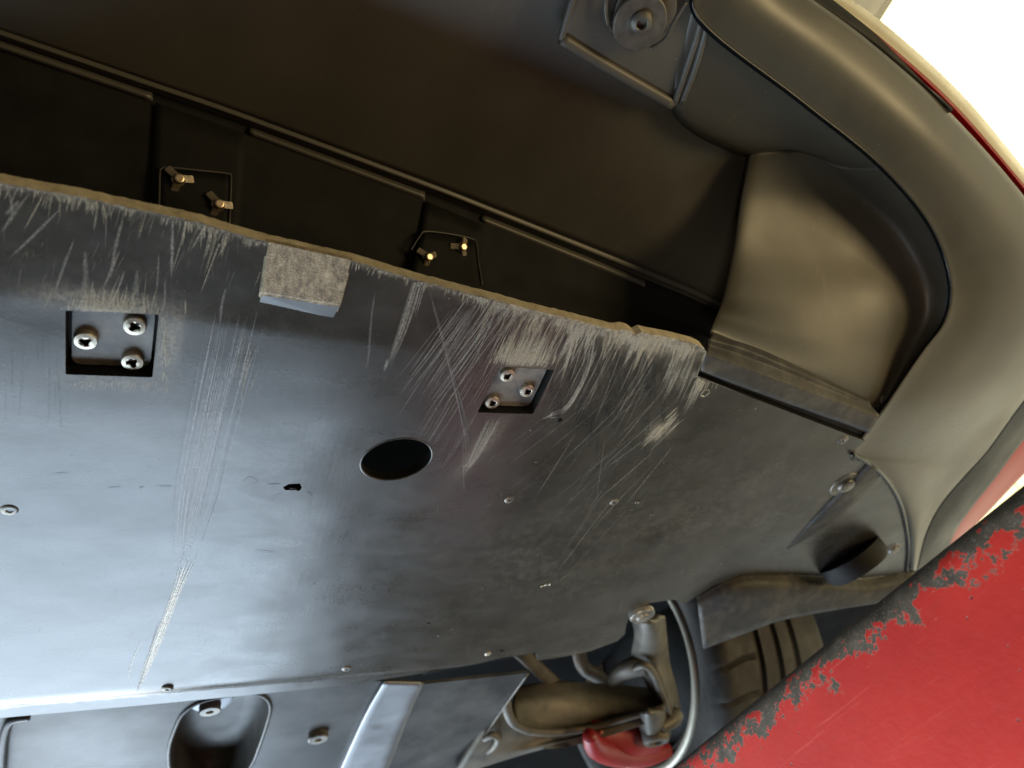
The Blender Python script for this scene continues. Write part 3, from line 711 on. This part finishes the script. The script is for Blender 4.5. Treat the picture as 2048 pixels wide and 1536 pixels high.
# painted body above the skin: a dark groove, then the red flank turning up
o1 = [(x + dx, y + dy, z + .004) for (x, y, z), (dx, dy) in zip(out, [(-5, 5)] * 7 + [(-6, 2)] * 2 + [(-5, -5)] * 6)]
gro = [(1458, -188, .129), (1560, -74, .129), (1640, -8, .128), (1760, 82, .125), (1910, 219, .119), (2053, 384, .108), (2150, 515, .100), (2165, 670, .086), (2140, 770, .080), (2085, 835, .074), (2030, 905, .066), (1990, 960, .058), (1950, 1010, .050), (1912, 1065, .042), (1890, 1125, .035)]
flk = [(1462, -192, .133), (1564, -78, .133), (1644, -12, .132), (1764, 78, .129), (1914, 215, .123), (2057, 380, .112), (2170, 510, .118), (2190, 680, .105), (2175, 780, .098), (2130, 860, .092), (2085, 912, .086), (2035, 962, .080), (1990, 1010, .074), (1945, 1058, .068), (1905, 1110, .062)]
body = loft('body_panel', [o1, lerp(o1, gro, .5, .006), gro, flk], REDP, car, 140, 24)
loft('flank_reflection', [[(x, y, z + .001) for x, y, z in out[7:]], [(x, y, z - .004) for x, y, z in lerp(out, gro, .5)[7:]], [(x, y, z - .003) for x, y, z in lerp(out, gro, .97)[7:]]], FLANKREF, body, 60, 14)  # grey strip paints the reflection beside the red flank
tr = 7
td = [18, 18, 18, 19, 18, 15, 14]
loft('lip_reflection', [flk[:tr], [(x + d * .5, y - d * .5, z + .004) for (x, y, z), d in zip(flk, td)], [(x + d, y - d, z + .014) for (x, y, z), d in zip(flk, td)]], CREAM, body, 70, 10)  # upper body lip, the wall's reflection put into its colour
tp = [1.0, 1.0, 1.0, .75, .15]
loft('groove_seal', [[(x - 2, y + 2, z + .003) for x, y, z in out[:5]], [(x0 + (x1 - x0) * .6 * t, y0 + (y1 - y0) * .6 * t, z0 + (z1 - z0) * .5 * t - .001) for (x0, y0, z0), (x1, y1, z1), t in zip(out[:5], gro[:5], tp)],
      [(x0 + (x1 - x0) * 1.7 * t, y0 + (y1 - y0) * 1.7 * t, z0 + (z1 - z0) * 1.2 * t - .004) for (x0, y0, z0), (x1, y1, z1), t in zip(out[:5], gro[:5], tp)]], DARK, body, 50, 10)

# --- arch edge bead and rubber flap before the wheel
arch = [(1703, 908), (1735, 926), (1762, 948), (1785, 978), (1802, 1012), (1812, 1052), (1817, 1096), (1813, 1144)]
tube('arch_bead', [P(x, y, -.0015) for x, y in arch], .0022, GLOSSBLK, skin, 10, 60)
flap = loft('wheel_deflector', [[(1392, 1192, .003), (1480, 1150, .003), (1600, 1149, .003), (1720, 1156, .003), (1830, 1142, .003)], [(1398, 1225, -.012), (1490, 1185, -.014), (1610, 1178, -.014), (1730, 1180, -.013), (1840, 1165, -.012)], [(1408, 1298, -.030), (1500, 1263, -.028), (1575, 1238, -.026), (1720, 1212, -.022), (1850, 1195, -.020)]], RUBBER, car, 40, 14, .004)
stub = disc('rubber_stop', 1700, 1112, 0, [(.044, .004), (.044, -.012), (.040, -.019), (.025, -.021)], DARK, tray, 30, (.25, -.5))

# --- rear undertray with its openings
zr = .016
rp = [(-420, 1440), (0, 1415), (400, 1380), (690, 1358), (850, 1368), (1056, 1346), (1000, 1425), (925, 1536), (850, 1650), (-420, 1650)]
dh = [(338, 1500), (352, 1452), (368, 1424), (400, 1403), (450, 1391), (500, 1385), (528, 1391), (541, 1412), (534, 1446), (520, 1488), (505, 1525), (478, 1560), (430, 1585), (380, 1580), (345, 1550)]
w2 = lambda pts, z: [Vector(P(x, y, z)[:2]) for x, y in pts]
dloop = [Vector((float(v[0]), float(v[1]))) for v in spline([tuple(v) for v in w2(dh, zr)], 60, True)]
rear = plate('rear_undertray', w2(rp, zr), [dloop], [REAR, REAR, REAR], car, TZ + zr, lambda x, y: 0.0, .004, .012, None)
tube('opening_rim', [Vector((v.x, v.y, TZ + zr - .0005)) for v in dloop + [dloop[0]]], .0022, REAR, rear, 8, 90, False)
bm = bmesh.new()
cc = sum(dloop, Vector((0, 0))) / len(dloop)
rings = []
for k, (s, dz) in enumerate(((1.0, .002), (.98, .015), (.95, .042), (.5, .044), (.02, .045))):
    rings.append([bm.verts.new((cc.x + (v.x - cc.x) * s, cc.y + (v.y - cc.y) * s, TZ + zr + dz)) for v in dloop])
for a, b in zip(rings, rings[1:]):
    for k in range(len(dloop)): bm.faces.new((a[k], a[(k + 1) % len(dloop)], b[(k + 1) % len(dloop)], b[k]))
cup = bm_obj('opening_cup', bm, CUP, rear, True)
o = screw(420, 1416, .038, 'stud', 'b', 1.6, rear, 'bolt')
disc('washer', 425, 1405, .042, [(.022, .004), (.022, 0), (.018, -.001)], ALU, rear)
screw(636, 1472, zr - .003, 'stud', 'b', 1.7, rear, 'bolt')
loft('brace_strip', [[(764, 1362, zr + .002), (720, 1440, zr + .002), (655, 1580, zr + .002)], [(768, 1364, zr - .006), (726, 1440, zr - .006), (664, 1580, zr - .006)], [(842, 1366, zr - .006), (808, 1440, zr - .006), (752, 1580, zr - .006)], [(850, 1366, zr + .002), (818, 1440, zr + .002), (764, 1580, zr + .002)]], ALU, rear, 20, 24, .002, True)
tube('panel_edge', [P(1056, 1347, zr - .001), P(1000, 1426, zr - .001), P(925, 1538, zr - .001), P(850, 1650, zr - .001)], .0016, CAST, rear, 8, 24)
tube('recess_edge', [P(60, 1432, zr - .004), P(28, 1438, zr - .004), P(14, 1455, zr - .004), P(6, 1500, zr - .004), P(0, 1620, zr - .004)], .004, REAR, rear, 10, 30)

# --- wheel: fit the rim's circle from three sight points in the plane X = wx
wx = .90
q3 = [PX(1352, 1206, wx), PX(1389, 1310, wx), PX(1345, 1536, wx)]
A = np.array([[2 * (q3[i].y - q3[0].y), 2 * (q3[i].z - q3[0].z)] for i in (1, 2)]); b_ = np.array([q3[i].y ** 2 + q3[i].z ** 2 - q3[0].y ** 2 - q3[0].z ** 2 for i in (1, 2)])
yc, zc = np.linalg.solve(A, b_); rr = math.hypot(q3[0].y - yc, q3[0].z - zc)
print('rim', yc, zc - TZ, rr)
MX = Matrix.Translation((wx, yc, zc)) @ Matrix.Rotation(math.radians(90), 4, 'Y')
bm = bmesh.new()
lathe(bm, [(rr - .020, .014), (rr - .018, .002), (rr - .013, -.004), (rr - .004, -.006), (rr, -.002), (rr, .010), (rr - .010, .018), (rr - .02, .20), (rr - .05, .20), (rr - .034, .018)], 96, MX, False)
wheel = bm_obj('wheel', bm, RIMM, car, True)
# tyre with circumferential grooves and shoulder slots
tw = .245; Rt = rr + .085; n = 300; prof = [(rr - .004, .006), (rr + .012, -.006), (rr + .045, -.018), (Rt - .018, -.012), (Rt - .006, -.002)]
x = .0
gro_x = [.075, .120, .165]
xs = [.008]
for gx in gro_x: xs += [gx - .0085, gx - .007, gx + .007, gx + .0085]
xs += [tw - .012]
prof2 = []
for i, xx in enumerate(xs):
    dep = any(abs(xx - gx) < .0075 for gx in gro_x); prof2.append((Rt - .0 - (.009 if dep else 0) - .004 * ((xx - tw / 2) / (tw / 2)) ** 2, xx))
p2 = [prof2[0], ((prof2[0][0] + prof2[1][0]) / 2, (prof2[0][1] * .5 + prof2[1][1] * .5))] + prof2[1:]
prof = prof + p2 + [(Rt - .006, tw), (Rt - .03, tw + .014), (rr + .03, tw + .012), (rr - .004, tw)]
v = []; f = []
for k in range(n):
    th = 2 * math.pi * k / n; slot = (k % 10) in (0,)
    for j, (r, xx) in enumerate(prof):
        t2 = th + (.05 * math.sin(xx * 25) if 5 <= j < len(prof) - 4 else 0)
        d = .006 if (slot and 4 <= j <= 7) else 0
        v.append((wx + xx, yc + (r - d) * math.sin(t2), zc + (r - d) * math.cos(t2)))
m_ = len(prof)
for k in range(n):
    for j in range(m_ - 1): f.append((k * m_ + j, ((k + 1) % n) * m_ + j, ((k + 1) % n) * m_ + j + 1, k * m_ + j + 1))
ty = mesh_obj('tyre', v, f, TYRE, wheel); ty.data.set_sharp_from_angle(angle=math.radians(38))
bm = bmesh.new(); lathe(bm, [(rr * .12, 0), (rr * .93, 0), (rr * .93, .004), (rr * .12, .004)], 64, MX @ Matrix.Translation((0, 0, .045))); bm_obj('dust_shield', bm, DARK, wheel, True)
# brake disc and red caliper inside the rim
bm = bmesh.new(); lathe(bm, [(rr * .30, -.01), (rr * .80, -.01), (rr * .80, .02), (rr * .30, .02)], 64, MX @ Matrix.Translation((0, 0, .07))); bm_obj('brake_disc', bm, CAST, wheel, True)
tube('brake_caliper', [P(1178, 1470, -.02), P(1195, 1495, -.022), P(1240, 1508, -.024), (P(1290, 1508, -.022)), P(1335, 1500, -.02)], [.010, .018, .020, .019, .012], CALR, wheel, 14, 40)
tube('brake_caliper', [P(1180, 1466, .0), P(1240, 1470, .0), P(1300, 1472, .0)], [.02, .035, .03], CALR, wheel, 14, 30)

# --- suspension
kn = loft('steering_knuckle', [[(1262, 1236, .06), (1268, 1270, .05), (1262, 1322, .05), (1288, 1362, .035), (1312, 1410, .02), (1326, 1450, .01)],
      [(1285, 1246, .040), (1290, 1275, .035), (1288, 1326, .034), (1308, 1362, .020), (1328, 1408, .004), (1338, 1450, -.006)],
      [(1310, 1244, .038), (1316, 1275, .032), (1316, 1326, .030), (1328, 1362, .016), (1342, 1408, .0), (1350, 1450, -.010)],
      [(1330, 1232, .06), (1334, 1272, .05), (1340, 1326, .05), (1350, 1362, .035), (1360, 1408, .02), (1362, 1450, .01)]], CAST, car, 40, 24, .014)
tube('knuckle_rib', [P(1268, 1338, .028), P(1288, 1330, .024), P(1305, 1345, .018), P(1322, 1385, .006), P(1340, 1432, -.010)], [.004, .006, .006, .006, .005], CAST, kn, 10, 30)
tube('knuckle_arm', [P(1290, 1330, .035), P(1262, 1336, .04), P(1240, 1348, .045), P(1228, 1362, .05)], [.020, .020, .016, .012], CAST, kn, 14, 24, flat=.7)
arm = loft('lower_control_arm', [[(1030, 1372, .085), (1110, 1362, .080), (1200, 1366, .070), (1310, 1376, .04)], [(1026, 1400, .050), (1120, 1395, .048), (1220, 1394, .038), (1335, 1394, .015)], [(1030, 1428, .028), (1110, 1432, .026), (1210, 1424, .018), (1330, 1408, .002)], [(1036, 1450, .012), (1110, 1460, .012), (1210, 1450, .005), (1325, 1418, -.006)]], CAST, car, 40, 24, .012)
tube('arm_flange', [P(1012, 1400, .022), P(1016, 1425, .012), P(1030, 1448, .006), P(1065, 1462, .005), P(1120, 1464, .004), P(1190, 1454, .0), P(1265, 1432, -.006), P(1330, 1414, -.010)], [.007, .007, .0065, .006, .0055, .005, .005, .005], CAST, arm, 12, 60)
loft('arm_web', [[(1000, 1410, .03), (1060, 1462, .012), (1180, 1458, .010), (1300, 1424, .0)], [(960, 1470, .014), (1060, 1482, .004), (1180, 1466, .0), (1300, 1430, -.006)], [(915, 1542, -.002), (1040, 1504, -.004), (1160, 1474, -.006), (1285, 1434, -.010)], [(912, 1552, .002), (1040, 1511, .004), (1160, 1478, .002), (1285, 1439, .0)]], CAST, arm, 40, 20, .01)
tube('web_pocket_edge', [P(968, 1478, .008), P(985, 1470, .006), P(996, 1478, .004), P(985, 1496, .004), P(962, 1510, .006)], [.004, .005, .005, .005, .003], CAST, arm, 10, 30)
tube('tie_rod', [P(1020, 1285, .100), P(1085, 1345, .090), P(1130, 1382, .080), P(1200, 1440, .07)], .011, CAST, car, 12, 20)
tube('anti_roll_link', [P(1150, 1260, .13), P(1165, 1330, .10), P(1195, 1352, .088), P(1225, 1378, .075), P(1260, 1420, .06)], [.012, .012, .012, .012, .012], CAST, car, 12, 24)
loft('ball_joint', [[(1272, 1424, .0), (1276, 1450, -.006), (1284, 1484, -.014)], [(1292, 1428, -.018), (1296, 1452, -.024), (1302, 1490, -.030)], [(1318, 1424, -.018), (1322, 1448, -.024), (1326, 1484, -.030)], [(1336, 1412, .0), (1340, 1438, -.006), (1342, 1472, -.014)]], CAST, kn, 20, 20, .01)
disc('joint_cap', 1312, 1478, -.030, [(.021, .014), (.021, -.003), (.019, -.006), (.0125, -.006), (.0115, -.002)], CAST, kn, 28, (.1, .1))
tube('knuckle_arm', [P(1352, 1428, -.006), P(1342, 1440, -.014), P(1318, 1456, -.022)], [.013, .013, .010], CAST, kn, 12, 18)
# dark shell of the wheel housing behind it all
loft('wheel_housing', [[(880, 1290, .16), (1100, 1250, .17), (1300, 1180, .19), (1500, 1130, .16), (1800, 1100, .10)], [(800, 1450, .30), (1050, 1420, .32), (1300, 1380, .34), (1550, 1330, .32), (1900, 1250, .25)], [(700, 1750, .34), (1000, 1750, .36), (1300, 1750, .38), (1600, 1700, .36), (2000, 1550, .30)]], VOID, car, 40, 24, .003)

# ------------------------------------------------------------------ red lift arm in front
q = N('chipped_red_paint')
geo = q.n('ShaderNodeAttribute', attribute_name='edge')
nz = q.noise(75, 9, .66, q.vec((1, .7, 1))); n2 = q.noise(260, 6, .65)
val = q.math('ADD', geo.outputs['Fac'], q.math('ADD', q.math('MULTIPLY', q.math('SUBTRACT', nz, .5), 2.3), q.math('MULTIPLY', q.math('SUBTRACT', n2, .5), .55)))
chip = q.ramp(val, [(.495, g(0)), (.505, g(1))])
rim = q.ramp(val, [(.44, g(0)), (.485, g(1)), (.50, g(1)), (.515, g(0))])
vo = q.n('ShaderNodeTexVoronoi'); vo.inputs['Scale'].default_value = 190
dv = q.n('ShaderNodeTexNoise'); dv.inputs['Scale'].default_value = 500; q.l(q.tc.outputs['Object'], dv.inputs['Vector'])
va = q.n('ShaderNodeVectorMath', operation='MULTIPLY_ADD'); va.inputs[1].default_value = (.003,) * 3; q.l(dv.outputs['Color'], va.inputs[0]); q.l(q.tc.outputs['Object'], va.inputs[2]); q.l(va.outputs[0], vo.inputs['Vector'])
vr = q.n('ShaderNodeSeparateColor'); q.l(vo.outputs['Color'], vr.inputs[0])
prad = q.math('MULTIPLY', q.math('POWER', vr.outputs[0], 4.5), .34)
pits = q.ramp(q.math('SUBTRACT', prad, vo.outputs['Distance']), [(.0, g(0)), (.05, g(1))])
red = q.ramp(q.noise(7, 6, .6), [(.3, (.36, .017, .013)), (.7, (.50, .030, .020))])
red = q.mix(q.ramp(q.noise(30, 8, .7, q.vec((1, 1, 5))), [(.55, g(0)), (.8, g(.35))]), red, (.20, .035, .025))
red = q.mix(q.ramp(q.noise(55, 6, .75, q.vec((1, .12, 3), (.25, 0, 0))), [(.60, g(0)), (.70, g(.45))]), red, (.62, .13, .10))
red = q.mix(q.math('MULTIPLY', pits, .9), red, (.05, .035, .028))
red = q.mix(q.math('MULTIPLY', rim, .45), red, (.55, .20, .14))
bare = q.ramp(q.noise(60, 8, .75), [(.3, (.030, .025, .018)), (.55, (.075, .066, .050)), (.75, (.17, .155, .125))])
bare = q.mix(q.ramp(q.noise(600, 3, .6), [(.60, g(0)), (.68, g(.7))]), bare, (.22, .20, .17))
c = q.mix(chip, red, bare)
rg = q.math('ADD', q.ramp(chip, [(0, g(.38)), (1, g(.48))]), q.math('MULTIPLY', q.noise(120, 5), .15))
hgt = q.math('SUBTRACT', q.math('MULTIPLY', q.noise(260, 4), .25), q.math('ADD', q.math('MULTIPLY', chip, .9), q.math('MULTIPLY', pits, .7)))
LIFT = q.set(**{'Base Color': c, 'Roughness': rg, 'Normal': q.bump(hgt, .55, .0010)})
# box beam running front to back: section in X-Z with rounded corners, extruded along the photo's edge line
A0 = PX(1350, 1536, .40); A1 = PX(2048, 978, .40)
d = (A1 - A0).normalized(); a0 = A0 - d * .30; a1 = A1 + d * .25
rad = .016; W_, HH = .11, .26
sec = []
def corner(cx, cz, s, e, k=10):
    for i in range(k + 1):
        t = s + (e - s) * i / k; sec.append((cx + rad * math.cos(t), cz + rad * math.sin(t)))
# (u: outward +X, v: up); near edge of the top is u=0
corner(W_ - rad, -rad, 0, math.pi / 2); corner(rad, -rad, math.pi / 2, math.pi); corner(rad, -HH + rad, math.pi, 1.5 * math.pi); corner(W_ - rad, -HH + rad, 1.5 * math.pi, 2 * math.pi)
# split the long near face so the wear attribute has points to live on
fine = []
for i in range(len(sec)):
    a, b = np.array(sec[i]), np.array(sec[(i + 1) % len(sec)]); k = max(1, int(np.hypot(*(b - a)) / .008))
    for j in range(k): fine.append(tuple(a + (b - a) * j / k))
sec = fine; ns = len(sec); nl = 60
perp = Vector((0, -d.z, d.y)).normalized()
if perp.z < 0: perp = -perp
v = []; f = []; ed = []
for i in range(nl):
    base_ = a0 + (a1 - a0) * i / (nl - 1)
    for (u, vv) in sec:
        v.append(base_ + Vector((u, 0, 0)) + perp * (vv + .006))
        # bare along the rounded top edge: bare on top, flaking off within about 3 cm down the face
        dd = -vv if u < .02 else (0 if vv > -.02 else .2)
        ed.append(.5 + (.0165 - dd) * 22 if u < W_ - .01 else .4)
for i in range(nl - 1):
    for k in range(ns): f.append((i * ns + k, i * ns + (k + 1) % ns, (i + 1) * ns + (k + 1) % ns, (i + 1) * ns + k))
f += [tuple(range(ns)), tuple((nl - 1) * ns + k for k in range(ns))[::-1]]
lift = mesh_obj('lift_arm', v, f, LIFT, None); lift.data.set_sharp_from_angle(angle=math.radians(50))
at = lift.data.attributes.new('edge', 'FLOAT', 'POINT'); at.data.foreach_set('value', np.array(ed, np.float32))
bm = bmesh.new(); bm.from_mesh(lift.data); bmesh.ops.recalc_face_normals(bm, faces=bm.faces); bm.to_mesh(lift.data); bm.free()
lift['label'] = 'red painted steel lift arm with paint chipped to grey metal along its rounded edge'; lift['category'] = 'lift arm'
